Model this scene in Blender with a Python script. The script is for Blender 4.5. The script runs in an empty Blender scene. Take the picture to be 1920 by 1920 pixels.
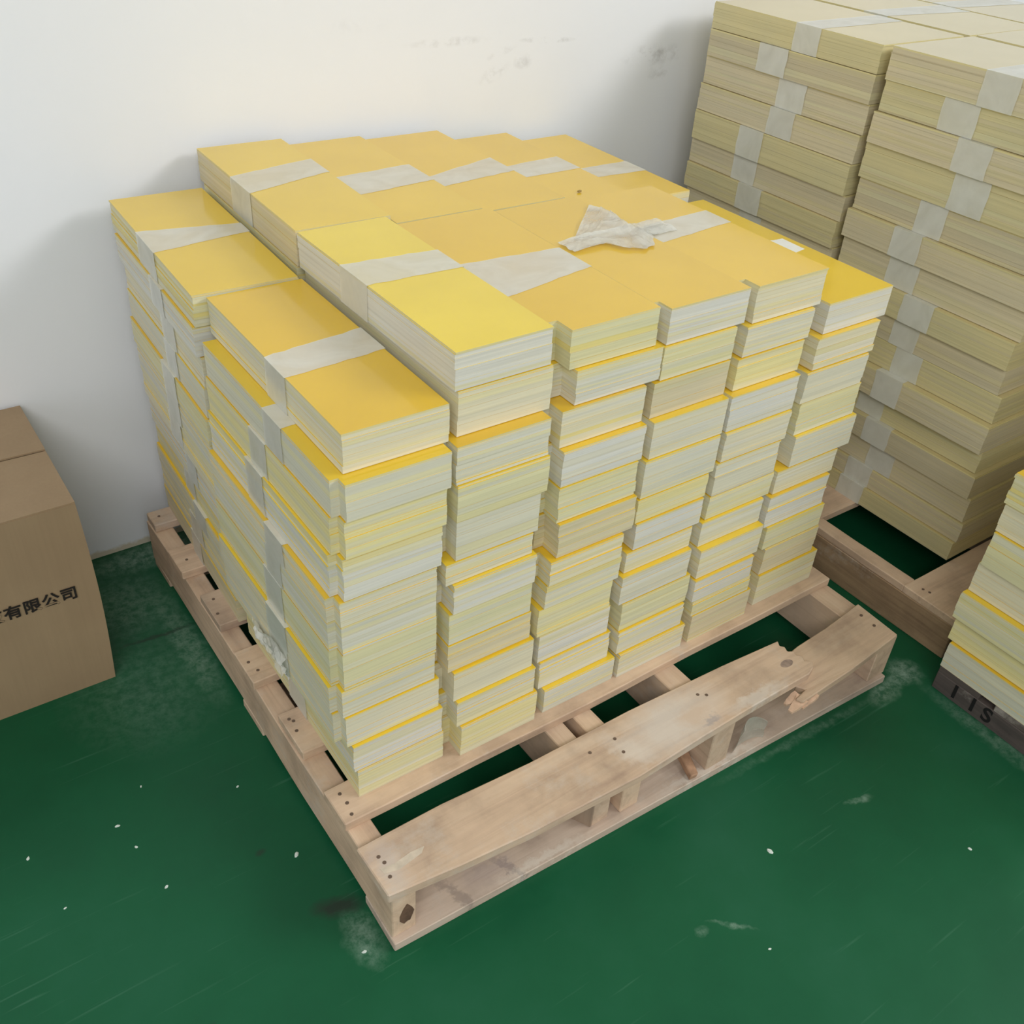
import bpy, math, random
from mathutils import Matrix, Vector
rnd = random.Random(11)
SC = bpy.context.scene
COL = SC.collection

# ------------------------------------------------------------------ materials
def new_mat(name):
    m = bpy.data.materials.new(name); m.use_nodes = True
    nt = m.node_tree
    return m, nt, nt.nodes, nt.links, nt.nodes['Principled BSDF']

def N(nodes, kind, **kw):
    n = nodes.new(kind)
    for k, v in kw.items():
        if k in ('operation', 'blend_type', 'data_type', 'noise_dimensions', 'attribute_name', 'feature', 'wave_type', 'bands_direction', 'use_clamp', 'interpolation_type', 'clamp'):
            setattr(n, k, v)
        else:
            n.inputs[k].default_value = v
    return n

def lin(r, g, b):
    f = lambda c: c / 12.92 if c <= 0.04045 else ((c + 0.055) / 1.055) ** 2.4
    return (f(r / 255), f(g / 255), f(b / 255), 1)

def obj_coords(nodes, links, scale=(1, 1, 1), per_object=False):
    tc = nodes.new('ShaderNodeTexCoord')
    mp = nodes.new('ShaderNodeMapping'); mp.inputs['Scale'].default_value = scale
    links.new(tc.outputs['Object'], mp.inputs['Vector'])
    if per_object:
        oi = nodes.new('ShaderNodeObjectInfo')
        mu = N(nodes, 'ShaderNodeMath', operation='MULTIPLY'); mu.inputs[1].default_value = 37.0
        links.new(oi.outputs['Random'], mu.inputs[0])
        cb = nodes.new('ShaderNodeCombineXYZ')
        for i in range(3): links.new(mu.outputs[0], cb.inputs[i])
        links.new(cb.outputs[0], mp.inputs['Location'])
    return mp

def ramp(nodes, stops):
    r = nodes.new('ShaderNodeValToRGB')
    el = r.color_ramp.elements
    el[0].position, el[0].color = stops[0]
    el[1].position, el[1].color = stops[-1]
    for p, c in stops[1:-1]:
        e = el.new(p); e.color = c
    return r

def mix(nodes, links, fac, a, b, mode='MIX'):
    m = nodes.new('ShaderNodeMix'); m.data_type = 'RGBA'; m.blend_type = mode
    for sock, v in ((m.inputs[0], fac), (m.inputs[6], a), (m.inputs[7], b)):
        if isinstance(v, (int, float)): sock.default_value = v
        elif isinstance(v, tuple): sock.default_value = v
        else: links.new(v, sock)
    return m.outputs[2]

def bump(nodes, links, bsdf, height, strength, dist=0.001):
    b = nodes.new('ShaderNodeBump'); b.inputs['Strength'].default_value = strength; b.inputs['Distance'].default_value = dist
    links.new(height, b.inputs['Height']); links.new(b.outputs[0], bsdf.inputs['Normal'])

def mat_yellow(name='yellow_board_face', cols=((232, 188, 42), (238, 196, 40), (238, 204, 56))):
    m, nt, nd, lk, b = new_mat(name)
    oi = nd.new('ShaderNodeObjectInfo')
    r = ramp(nd, [(0, lin(*cols[0])), (0.5, lin(*cols[1])), (1, lin(*cols[2]))])
    lk.new(oi.outputs['Random'], r.inputs[0])
    mp = obj_coords(nd, lk, (3, 3, 3), True)
    n = N(nd, 'ShaderNodeTexNoise', Scale=2.0, Detail=4.0); lk.new(mp.outputs[0], n.inputs['Vector'])
    rr = ramp(nd, [(0.35, (0.94, 0.93, 0.9, 1)), (0.7, (1, 1, 1, 1))]); lk.new(n.outputs[0], rr.inputs[0])
    lk.new(mix(nd, lk, 1.0, r.outputs[0], rr.outputs[0], 'MULTIPLY'), b.inputs['Base Color'])
    b.inputs['Roughness'].default_value = 0.42
    b.inputs['Coat Weight'].default_value = 0.8; b.inputs['Coat Roughness'].default_value = 0.12; b.inputs['Coat IOR'].default_value = 1.5
    b.inputs['Specular IOR Level'].default_value = 0.3
    n2 = N(nd, 'ShaderNodeTexNoise', Scale=5.0, Detail=2.0); lk.new(mp.outputs[0], n2.inputs['Vector'])
    bump(nd, lk, b, n2.outputs[0], 0.06, 0.002)
    return m

def mat_edge():
    m, nt, nd, lk, b = new_mat('board_cut_edge')
    at = N(nd, 'ShaderNodeAttribute', attribute_name='tint')
    mp = obj_coords(nd, lk, (2.5, 2.5, 260), True)
    n = N(nd, 'ShaderNodeTexNoise', Scale=1.0, Detail=5.0, Roughness=0.6); lk.new(mp.outputs[0], n.inputs['Vector'])
    r = ramp(nd, [(0.28, (0.86, 0.86, 0.84, 1)), (0.55, (1, 1, 1, 1)), (0.8, (1.05, 1.04, 1.0, 1))]); lk.new(n.outputs[0], r.inputs[0])
    mp2 = obj_coords(nd, lk, (7, 7, 12), True)
    n2 = N(nd, 'ShaderNodeTexNoise', Scale=1.0, Detail=3.0); lk.new(mp2.outputs[0], n2.inputs['Vector'])
    r2 = ramp(nd, [(0.3, (0.93, 0.94, 0.96, 1)), (0.7, (1.0, 0.98, 0.93, 1))]); lk.new(n2.outputs[0], r2.inputs[0])
    c = mix(nd, lk, 1.0, at.outputs['Color'], r.outputs[0], 'MULTIPLY')
    c = mix(nd, lk, 1.0, c, r2.outputs[0], 'MULTIPLY')
    lk.new(c, b.inputs['Base Color'])
    b.inputs['Roughness'].default_value = 0.55
    bump(nd, lk, b, n.outputs[0], 0.3, 0.0008)
    return m

def mat_tape(name='clear_packing_tape', a0=0.60, a1=0.76, col=(236, 236, 226)):
    m, nt, nd, lk, b = new_mat(name)
    mp = obj_coords(nd, lk, (11, 14, 11), True)
    n = N(nd, 'ShaderNodeTexNoise', Scale=1.0, Detail=5.0, Distortion=0.8); lk.new(mp.outputs[0], n.inputs['Vector'])
    r = ramp(nd, [(0.3, (a0,) * 3 + (1,)), (0.65, (a1,) * 3 + (1,))]); lk.new(n.outputs[0], r.inputs[0])
    lk.new(r.outputs[0], b.inputs['Alpha'])
    b.inputs['Base Color'].default_value = lin(*col)
    b.inputs['Roughness'].default_value = 0.28
    b.inputs['Coat Weight'].default_value = 0.6; b.inputs['Coat Roughness'].default_value = 0.12
    bump(nd, lk, b, n.outputs[0], 0.4, 0.002)
    return m

def mat_wood(name, axis, dark=1.0, tone=((214, 188, 162), (194, 168, 146), (224, 202, 178)), spots=()):
    m, nt, nd, lk, b = new_mat(name)
    sc = [46, 46, 46]; sc[axis] = 2.2
    mp = obj_coords(nd, lk, tuple(sc), True)
    n = N(nd, 'ShaderNodeTexNoise', Scale=1.0, Detail=8.0, Roughness=0.65, Distortion=0.7); lk.new(mp.outputs[0], n.inputs['Vector'])
    t = [tuple(dark * c for c in lin(*k)[:3]) + (1,) for k in tone]
    r = ramp(nd, [(0.28, t[1]), (0.5, t[0]), (0.75, t[2])]); lk.new(n.outputs[0], r.inputs[0])
    mp2 = obj_coords(nd, lk, (9, 9, 9), True)
    n2 = N(nd, 'ShaderNodeTexNoise', Scale=1.0, Detail=5.0, Roughness=0.6); lk.new(mp2.outputs[0], n2.inputs['Vector'])
    r2 = ramp(nd, [(0.3, (0.72, 0.70, 0.70, 1)), (0.5, (0.97, 0.96, 0.95, 1)), (0.72, (1.08, 1.07, 1.06, 1))]); lk.new(n2.outputs[0], r2.inputs[0])
    oi = nd.new('ShaderNodeObjectInfo')
    r3 = ramp(nd, [(0, (0.86, 0.85, 0.86, 1)), (0.5, (1, 0.96, 0.93, 1)), (1, (1.03, 1.0, 0.97, 1))]); lk.new(oi.outputs['Random'], r3.inputs[0])
    c = mix(nd, lk, 1.0, r.outputs[0], r2.outputs[0], 'MULTIPLY')
    c = mix(nd, lk, 1.0, c, r3.outputs[0], 'MULTIPLY')
    # pale dusty scuffs
    n3 = N(nd, 'ShaderNodeTexNoise', Scale=0.55, Detail=7.0, Roughness=0.75); lk.new(mp2.outputs[0], n3.inputs['Vector'])
    r4 = ramp(nd, [(0.56, (0, 0, 0, 1)), (0.68, (0.45, 0.45, 0.45, 1))]); lk.new(n3.outputs[0], r4.inputs[0])
    c = mix(nd, lk, r4.outputs[0], c, tuple(dark * k for k in lin(205, 196, 186)[:3]) + (1,))
    if spots:
        tc = nd.new('ShaderNodeTexCoord')
        jt = N(nd, 'ShaderNodeTexNoise', Scale=40.0, Detail=5.0, Roughness=0.7); lk.new(tc.outputs['Object'], jt.inputs['Vector'])
        sb = N(nd, 'ShaderNodeVectorMath', operation='SUBTRACT'); lk.new(jt.outputs['Color'], sb.inputs[0]); sb.inputs[1].default_value = (0.5, 0.5, 0.5)
        jj = N(nd, 'ShaderNodeVectorMath', operation='MULTIPLY_ADD'); jj.inputs[1].default_value = (0.06, 0.06, 0)
        lk.new(sb.outputs[0], jj.inputs[0]); lk.new(tc.outputs['Object'], jj.inputs[2])
        for cx, cy, rx, ry, an, st, col in spots:
            c = mix(nd, lk, mul(nd, lk, spot(nd, lk, jj.outputs[0], cx, cy, rx, ry, an), st), c, lin(*col))
    lk.new(c, b.inputs['Base Color'])
    b.inputs['Roughness'].default_value = 0.75
    bump(nd, lk, b, n.outputs[0], 0.35, 0.002)
    return m

def simple(name, col, rough=0.7, scale=20.0, var=0.12, spec=0.4, bstr=0.2):
    m, nt, nd, lk, b = new_mat(name)
    mp = obj_coords(nd, lk, (scale,) * 3, True)
    n = N(nd, 'ShaderNodeTexNoise', Scale=1.0, Detail=5.0); lk.new(mp.outputs[0], n.inputs['Vector'])
    r = ramp(nd, [(0.3, (1 - var,) * 3 + (1,)), (0.7, (1 + var * 0.3,) * 3 + (1,))]); lk.new(n.outputs[0], r.inputs[0])
    lk.new(mix(nd, lk, 1.0, col, r.outputs[0], 'MULTIPLY'), b.inputs['Base Color'])
    b.inputs['Roughness'].default_value = rough; b.inputs['Specular IOR Level'].default_value = spec
    bump(nd, lk, b, n.outputs[0], bstr, 0.001)
    return m

def spot(nd, lk, pos, cx, cy, rx, ry, ang=0.0, axes=(0, 1)):
    """soft elliptical mask (1 inside, 0 outside) with a ragged rim, in object coordinates"""
    mp = nd.new('ShaderNodeMapping'); mp.vector_type = 'TEXTURE'
    loc = [0, 0, 0]; loc[axes[0]] = cx; loc[axes[1]] = cy
    sc = [1000, 1000, 1000]; sc[axes[0]] = rx; sc[axes[1]] = ry
    mp.inputs['Location'].default_value = loc; mp.inputs['Scale'].default_value = sc
    rot = [0, 0, 0]
    if axes == (0, 1): rot[2] = ang
    else: rot[1] = -ang
    mp.inputs['Rotation'].default_value = rot
    lk.new(pos, mp.inputs['Vector'])
    ln = N(nd, 'ShaderNodeVectorMath', operation='LENGTH'); lk.new(mp.outputs[0], ln.inputs[0])
    mr = nd.new('ShaderNodeMapRange'); mr.inputs['From Min'].default_value = 1.0; mr.inputs['From Max'].default_value = 0.35
    lk.new(ln.outputs['Value'], mr.inputs['Value'])
    return mr.outputs[0]

def mul(nd, lk, a, b):
    m = N(nd, 'ShaderNodeMath', operation='MULTIPLY')
    for i, v in enumerate((a, b)):
        if isinstance(v, (int, float)): m.inputs[i].default_value = v
        else: lk.new(v, m.inputs[i])
    return m.outputs[0]

def mat_floor():
    m, nt, nd, lk, b = new_mat('green_painted_floor')
    tc = nd.new('ShaderNodeTexCoord')
    n0 = N(nd, 'ShaderNodeTexNoise', Scale=30.0, Detail=5.0, Roughness=0.6); lk.new(tc.outputs['Object'], n0.inputs['Vector'])
    jit = N(nd, 'ShaderNodeVectorMath', operation='MULTIPLY_ADD'); jit.inputs[1].default_value = (0.03, 0.03, 0)
    lk.new(n0.outputs['Color'], jit.inputs[0])
    off = N(nd, 'ShaderNodeVectorMath', operation='SUBTRACT'); off.inputs[1].default_value = (0.015, 0.015, 0)
    lk.new(tc.outputs['Object'], off.inputs[0]); lk.new(off.outputs[0], jit.inputs[2])
    pos = jit.outputs[0]
    n1 = N(nd, 'ShaderNodeTexNoise', Scale=2.3, Detail=8.0, Roughness=0.6); lk.new(tc.outputs['Object'], n1.inputs['Vector'])
    r1 = ramp(nd, [(0.3, lin(16, 78, 50)), (0.55, lin(20, 88, 56)), (0.78, lin(32, 94, 66))]); lk.new(n1.outputs[0], r1.inputs[0])
    c = r1.outputs[0]
    # scratches in two directions
    for ang, sx, lo in ((0.5, 3.0, 0.685), (-0.9, 2.2, 0.675), (1.4, 4.0, 0.675)):
        mp = nd.new('ShaderNodeMapping'); mp.inputs['Rotation'].default_value = (0, 0, ang); mp.inputs['Scale'].default_value = (sx, 90, 1)
        lk.new(tc.outputs['Object'], mp.inputs['Vector'])
        n = N(nd, 'ShaderNodeTexNoise', Scale=1.0, Detail=3.0); lk.new(mp.outputs[0], n.inputs['Vector'])
        r = ramp(nd, [(lo, (0, 0, 0, 1)), (lo + 0.1, (0.24, 0.24, 0.24, 1))]); lk.new(n.outputs[0], r.inputs[0])
        c = mix(nd, lk, r.outputs[0], c, lin(96, 140, 118))
    # dusty, chalky patches by the pallets and the wall
    dust = [(1.27, -0.045, 0.05, 0.045, 0, .75), (1.19, -0.06, 0.07, 0.03, 0.2, .6), (0.02, 1.20, 0.20, 0.06, 0, .55), (-0.10, 1.05, 0.12, 0.13, 0, .30),
            (-0.035, 0.05, 0.035, 0.07, 0, .45), (0.95, -0.050, 0.30, 0.012, -0.035, .22), (1.27, -0.28, 0.03, 0.22, 0, .35), (-0.03, 0.85, 0.04, 0.22, 0, .35),
            (0.90, -0.22, 0.035, 0.008, -0.3, .5), (0.50, -0.27, 0.05, 0.006, -0.75, .5), (0.45, -0.25, 0.016, 0.012, 0, .4), (-0.15, 0.78, 0.18, 0.2, 0, .16),
            ]
    nr = N(nd, 'ShaderNodeTexNoise', Scale=55.0, Detail=6.0, Roughness=0.75); lk.new(tc.outputs['Object'], nr.inputs['Vector'])
    rg = ramp(nd, [(0.40, (0.15, 0.15, 0.15, 1)), (0.62, (1, 1, 1, 1))]); lk.new(nr.outputs[0], rg.inputs[0])
    for cx, cy, rx, ry, a, s in dust:
        c = mix(nd, lk, mul(nd, lk, mul(nd, lk, spot(nd, lk, pos, cx, cy, rx, ry, a), rg.outputs[0]), s * 0.85), c, lin(160, 184, 168))
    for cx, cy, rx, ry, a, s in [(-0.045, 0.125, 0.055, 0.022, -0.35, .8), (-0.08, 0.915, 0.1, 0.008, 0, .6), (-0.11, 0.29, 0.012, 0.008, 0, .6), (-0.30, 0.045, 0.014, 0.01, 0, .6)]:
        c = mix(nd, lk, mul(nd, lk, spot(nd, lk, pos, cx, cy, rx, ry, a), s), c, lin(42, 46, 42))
    lk.new(c, b.inputs['Base Color'])
    r = ramp(nd, [(0.3, (0.34, 0.34, 0.34, 1)), (0.75, (0.55, 0.55, 0.55, 1))]); lk.new(n1.outputs[0], r.inputs[0])
    lk.new(r.outputs[0], b.inputs['Roughness'])
    b.inputs['Specular IOR Level'].default_value = 0.25
    bump(nd, lk, b, n0.outputs[0], 0.12, 0.002)
    return m

def mat_wall():
    m, nt, nd, lk, b = new_mat('white_painted_wall')
    tc = nd.new('ShaderNodeTexCoord')
    n1 = N(nd, 'ShaderNodeTexNoise', Scale=1.2, Detail=6.0); lk.new(tc.outputs['Object'], n1.inputs['Vector'])
    r1 = ramp(nd, [(0.3, lin(234, 236, 240)), (0.7, lin(240, 241, 245))]); lk.new(n1.outputs[0], r1.inputs[0])
    c = r1.outputs[0]
    n0 = N(nd, 'ShaderNodeTexNoise', Scale=26.0, Detail=6.0, Roughness=0.7); lk.new(tc.outputs['Object'], n0.inputs['Vector'])
    rg = ramp(nd, [(0.46, (0, 0, 0, 1)), (0.66, (1, 1, 1, 1))]); lk.new(n0.outputs[0], rg.inputs[0])
    P = tc.outputs['Object']
    for cx, cz, rx, rz, a, s in [(0.85, 1.075, 0.12, 0.012, 0, .35), (1.13, 1.062, 0.09, 0.008, -0.05, .75), (1.0, 1.045, 0.05, 0.01, 0.3, .45), (0.98, 1.0, 0.05, 0.02, 0.4, .4), (1.06, 1.02, 0.03, 0.02, 0, .4),
                                 (1.48, 1.005, 0.12, 0.03, 0, .6), (1.5, 0.96, 0.05, 0.02, 0, .5), (0.62, 1.12, 0.1, 0.02, 0, .08)]:
        k = mul(nd, lk, spot(nd, lk, P, cx, cz, rx, rz, a, (0, 2)), rg.outputs[0])
        c = mix(nd, lk, mul(nd, lk, k, s * 0.65), c, lin(120, 112, 108))
    # ragged cream sealant line at the foot of the wall
    sx = nd.new('ShaderNodeSeparateXYZ'); lk.new(P, sx.inputs[0])
    ad = N(nd, 'ShaderNodeMath', operation='MULTIPLY_ADD'); lk.new(n0.outputs[0], ad.inputs[0]); ad.inputs[1].default_value = 0.03; lk.new(sx.outputs[2], ad.inputs[2])
    mr = nd.new('ShaderNodeMapRange'); mr.inputs['From Min'].default_value = 0.034; mr.inputs['From Max'].default_value = 0.026; lk.new(ad.outputs[0], mr.inputs['Value'])
    c = mix(nd, lk, mr.outputs[0], c, lin(214, 204, 184))
    lk.new(c, b.inputs['Base Color']); b.inputs['Roughness'].default_value = 0.85
    bump(nd, lk, b, n0.outputs[0], 0.1, 0.002)
    return m

def mat_carton():
    m, nt, nd, lk, b = new_mat('brown_cardboard')
    mp = obj_coords(nd, lk, (4, 4, 4)); n = N(nd, 'ShaderNodeTexNoise', Scale=1.0, Detail=6.0); lk.new(mp.outputs[0], n.inputs['Vector'])
    r = ramp(nd, [(0.3, lin(158, 132, 102)), (0.7, lin(172, 146, 114))]); lk.new(n.outputs[0], r.inputs[0])
    mp2 = obj_coords(nd, lk, (180, 180, 1.5)); w = N(nd, 'ShaderNodeTexNoise', Scale=1.0, Detail=2.0); lk.new(mp2.outputs[0], w.inputs['Vector'])
    r2 = ramp(nd, [(0.3, (0.95, 0.95, 0.95, 1)), (0.7, (1, 1, 1, 1))]); lk.new(w.outputs[0], r2.inputs[0])
    lk.new(mix(nd, lk, 1.0, r.outputs[0], r2.outputs[0], 'MULTIPLY'), b.inputs['Base Color'])
    b.inputs['Roughness'].default_value = 0.7
    bump(nd, lk, b, n.outputs[0], 0.5, 0.01)
    return m

YELLOW, EDGE, TAPE = mat_yellow(), mat_edge(), mat_tape()
LEMON = mat_yellow('lemon_board_face', ((244, 214, 58), (244, 214, 58), (244, 214, 58)))
PALE = mat_yellow('pale_board_face', ((206, 188, 138), (212, 194, 140), (214, 194, 128)))
THIN = mat_tape('thin_crumpled_tape', 0.30, 0.62, (236, 234, 224))
FILM = mat_tape('dirty_film', 0.30, 0.60, (206, 202, 188))
WOODX, WOODY = mat_wood('pallet_wood_lengthwise', 0), mat_wood('pallet_wood_crosswise', 1)
WOODZ = mat_wood('pallet_end_grain', 2, 0.62)
GREYW = mat_wood('weathered_grey_wood', 1, 1.0, ((98, 88, 84), (76, 70, 68), (110, 100, 94)))
FLOOR, WALL, CARTON = mat_floor(), mat_wall(), mat_carton()
CEIL = simple('white_ceiling_paint', lin(225, 225, 222), 0.9, 2.0, 0.04)
INK = simple('black_print', lin(38, 32, 28), 0.8)
INKW = simple('black_stencil_paint', lin(22, 20, 20), 0.8)
PAPER = simple('white_label_paper', lin(238, 236, 228), 0.6, 30.0, 0.05)
NAIL = simple('rusty_nail', lin(112, 92, 78), 0.6, 200.0, 0.3)
CRUMB = simple('white_plaster', lin(222, 230, 222), 0.8, 300.0, 0.15)
DIRT = simple('dark_chip', lin(168, 142, 84), 0.8, 200.0, 0.3)
RAWW = simple('fresh_split_wood', lin(220, 184, 156), 0.8, 60.0, 0.25)
KNOT = simple('dark_knot', lin(112, 86, 68), 0.8, 60.0, 0.4)
CTAPE = simple('carton_sealing_tape', lin(150, 122, 84), 0.35, 10.0, 0.06)

# ------------------------------------------------------------------ builders
def link(name, me, mats, parent=None, loc=None):
    o = bpy.data.objects.new(name, me); COL.objects.link(o)
    if me is not None and mats and not me.materials:
        for m in mats: me.materials.append(m)
    if parent is not None: o.parent = parent
    if loc is not None: o.location = loc
    return o

def tag(o, label=None, cat=None, group=None, kind=None):
    if label:
        assert 4 <= len(label.split()) <= 16, (label, len(label.split()))
        o['label'] = label
    if cat: o['category'] = cat
    if group: o['group'] = group
    if kind: o['kind'] = kind
    return o

def empty(name, loc, rz=0.0):
    o = bpy.data.objects.new(name, None); COL.objects.link(o)
    o.location = loc; o.rotation_euler = (0, 0, rz); o.empty_display_size = 0.05
    return o

def mesh(name, V, F, mi=None):
    me = bpy.data.meshes.new(name); me.from_pydata(V, [], F)
    if mi: me.polygons.foreach_set('material_index', mi)
    me.update(); return me

def prism(V, F, poly, z0, z1, warp=None):
    """extrude a plan polygon (counter clockwise) between z0 and z1"""
    n = len(poly); s = len(V)
    for z in (z0, z1):
        for x, y in poly: V.append((x, y, z) if warp is None else warp(x, y, z))
    F.append([s + i for i in range(n)][::-1]); F.append([s + n + i for i in range(n)])
    for i in range(n):
        j = (i + 1) % n; F.append([s + i, s + j, s + n + j, s + n + i])

def box_mesh(name, x0, x1, y0, y1, z0, z1):
    V, F = [], []; prism(V, F, [(x0, y0), (x1, y0), (x1, y1), (x0, y1)], z0, z1)
    return mesh(name, V, F)

def bevel(o, w=0.002, seg=1):
    m = o.modifiers.new('bevel', 'BEVEL'); m.width = w; m.segments = seg; m.limit_method = 'ANGLE'
    return o

def plank(name, axis, a0, a1, b0, b1, z0, z1, parent, mat, seed, wob=0.003, n=14, bow=0.0):
    """a sawn board along axis 0 (x) or 1 (y) with slightly wavy edges"""
    r = random.Random(seed)
    lo, hi = [], []
    p = [r.uniform(0, 6.28) for _ in range(4)]
    for i in range(n + 1):
        t = i / n; a = a0 + (a1 - a0) * t
        lo.append((a, b0 + wob * math.sin(7 * t + p[0]) + wob * .6 * math.sin(17 * t + p[1]) + bow * math.sin(math.pi * t)))
        hi.append((a, b1 + wob * math.sin(6 * t + p[2]) + wob * .6 * math.sin(15 * t + p[3]) + bow * math.sin(math.pi * t)))
    V, F = [], []; s = 0
    for i in range(n + 1):
        for (a, b) in (lo[i], hi[i]):
            for z in (z0, z1):
                V.append((a, b, z) if axis == 0 else (b, a, z))
    for i in range(n):
        q = 4 * i; w = 4 * (i + 1)
        fs = [[q + 1, w + 1, w + 3, q + 3], [q, q + 2, w + 2, w], [q, w, w + 1, q + 1], [q + 2, q + 3, w + 3, w + 2]]
        F += fs
    F += [[0, 1, 3, 2], [4 * n, 4 * n + 2, 4 * n + 3, 4 * n + 1]]
    if axis == 1: F = [f[::-1] for f in F]
    me = mesh(name, V, F)
    o = link(name, me, [mat], parent)
    return bevel(o, 0.0018)

PAL = {'cream': (228, 221, 194), 'grey': (220, 217, 198), 'blue': (224, 222, 213), 'green': (224, 219, 178), 'pale': (232, 222, 166), 'yellow': (238, 214, 110), 'tan': (220, 208, 176), 'white': (230, 228, 220),
       'olive': (218, 207, 160), 'umber': (208, 196, 164)}
def layers(h, r, base, nmin=7, nmax=12):
    """split a bundle height into groups of sheets: (thickness, tint, sideways slip, forward slip)"""
    n = r.randint(nmin, nmax); w = [r.uniform(0.35, 1.0) for _ in range(n)]
    if n > 4: w[r.randrange(n)] *= 0.25; w[r.randrange(n)] *= 0.25
    s = sum(w); out = []
    sx = sy = 0.0
    for k in w:
        c = PAL[base]
        u = r.random()
        if base in ('olive', 'umber', 'tan'):
            if u < 0.15: c = PAL['olive']
            elif u < 0.3: c = PAL['umber']
            elif u < 0.36: c = PAL['green']
        elif u < 0.13: c = PAL['pale']
        elif u < 0.15: c = PAL['yellow']
        elif u < 0.27: c = PAL['blue']
        elif u < 0.40: c = PAL['cream']
        elif u < 0.50: c = PAL['grey']
        bc = PAL[base]; c = tuple(0.5 * p + 0.5 * q for p, q in zip(c, bc))
        j = r.uniform(0.95, 1.02)
        if r.random() < 0.2: sy = r.uniform(-0.0014, 0.0014); sx = r.uniform(-0.001, 0.001)
        out.append((h * k / s, tuple(j * q for q in lin(*c)[:3]) + (1,), sx + r.uniform(-.0003, .0003), sy + r.uniform(-.0003, .0003)))
    return out

def stack_mesh(w, l, h, r, base, notch=None, face=None):
    V, F, mi, tint = [], [], [], []
    z = 0.0; L = layers(h, r, base)
    for i, (t, c, dx, dy) in enumerate(L):
        a, b = 0.0012, 0.0012
        poly = [(a, b), (w - a, b), (w - a, l - b), (a, l - b)]
        if notch: poly = [(a + notch[0], b), (w - a, b), (w - a, l - b), (a, l - b), (a, b + notch[1]), (a + notch[0], b + notch[1])]
        poly = [(x + dx, y + dy) for x, y in poly]
        f0 = len(F); prism(V, F, poly, z, z + t * (1 if i == len(L) - 1 else 0.985))
        for k in range(f0, len(F)):
            mi.append(0 if k < f0 + 2 else 1); tint += [c] * len(F[k])
        z += t
    me = mesh('sheet_stack', V, F, mi)
    at = me.color_attributes.new('tint', 'FLOAT_COLOR', 'CORNER')
    at.data.foreach_set('color', [k for c in tint for k in c])
    me.materials.append(face or YELLOW); me.materials.append(EDGE)
    return me

def top_sheet_mesh(w, l, t, notch=None, face=None):
    a = 0.0012
    poly = [(a, a), (w - a, a), (w - a, l - a), (a, l - a)]
    if notch: poly = [(a + notch[0], a), (w - a, a), (w - a, l - a), (a, l - a), (a, a + notch[1]), (a + notch[0], a + notch[1])]
    V, F = [], []; prism(V, F, poly, 0, t)
    me = mesh('top_sheet', V, F, [0, 0] + [1] * (len(F) - 2))
    at = me.color_attributes.new('tint', 'FLOAT_COLOR', 'CORNER')
    c = lin(226, 214, 160); at.data.foreach_set('color', [k for f in F for _ in f for k in c])
    me.materials.append(face or YELLOW); me.materials.append(EDGE)
    return me

def tape_mesh(w, h, yl, yr, r, sub=10):
    """closed band of tape round a bundle; (y0, y1) at its left and right sides"""
    e = 0.0005; path = []
    for i in range(sub + 1): path.append((-e + (w + 2 * e) * i / sub, h + e, i / sub))
    path.append((w + e, h * 0.5, 1)); 
    for i in range(3): path.append((w + e - (w + 2 * e) * i / 2, -e * 0.6, 1 - i / 2))
    path.append((-e, h * 0.34, 0)); path.append((-e, h * 0.67, 0))
    V, F = [], []; n = len(path); k = 4
    for i, (x, z, t) in enumerate(path):
        y0 = yl[0] + (yr[0] - yl[0]) * t + r.uniform(-.0015, .0015); y1 = yl[1] + (yr[1] - yl[1]) * t + r.uniform(-.0015, .0015)
        for j in range(k + 1):
            V.append((x, y0 + (y1 - y0) * j / k, z + (r.uniform(0, 0.0005) if 0 < i < sub and 0 < j < k else 0)))
    for i in range(n):
        q = (i + 1) % n
        for j in range(k): F.append([i * (k + 1) + j, q * (k + 1) + j, q * (k + 1) + j + 1, i * (k + 1) + j + 1])
    me = mesh('tape', V, F); me.materials.append(TAPE)
    return me

def bundle(x, y, z0, z1, w, l, rot, label, group, base='cream', tape=None, notch=None, seed=0, face=None):
    r = random.Random(seed * 7 + 3)
    o = empty('board_bundle', (x, y, z0), rot)
    tag(o, label, 'board bundle', group)
    h = z1 - z0 - 0.0011; ts = 0.0032
    link('sheet_stack', stack_mesh(w, l, h - ts, r, base, notch, face), None, o)
    link('top_sheet', top_sheet_mesh(w, l, ts, notch, face), None, o, (0, 0, h - ts))
    if tape: link('tape', tape_mesh(w, h, tape[0], tape[1], r), None, o)
    return o

ORD = ['topmost', 'second from top', 'third from top', 'fourth from top', 'fifth from top', 'sixth from top', 'seventh from top', 'eighth from top', 'ninth from top', 'tenth from top', 'eleventh from top', 'twelfth from top', 'thirteenth from top', 'fourteenth from top', 'fifteenth from top', 'sixteenth from top']

# ------------------------------------------------------------------ room
V, F = [], []; prism(V, F, [(-6, -7), (7, -7), (7, 1.247), (-6, 1.247)], -0.1, 0.0)
tag(link('floor', mesh('floor', V, F), [FLOOR]), kind='structure')
tag(link('wall_back', box_mesh('wall_back', -6, 7, 1.247, 1.40, -0.1, 3.5), [WALL]), kind='structure')
tag(link('ceiling', box_mesh('ceiling', -6, 7, -7, 1.40, 3.5, 3.6), [CEIL]), kind='structure')

# ------------------------------------------------------------------ pallets
def nail(parent, x, y, z, r=0.0034):
    V, F = [], []
    poly = [(x + r * math.cos(i * math.pi / 4), y + r * math.sin(i * math.pi / 4)) for i in range(8)]
    prism(V, F, poly, z - 0.003, z + 0.0006)
    return link('nail', mesh('nail', V, F), [NAIL], parent)

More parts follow.
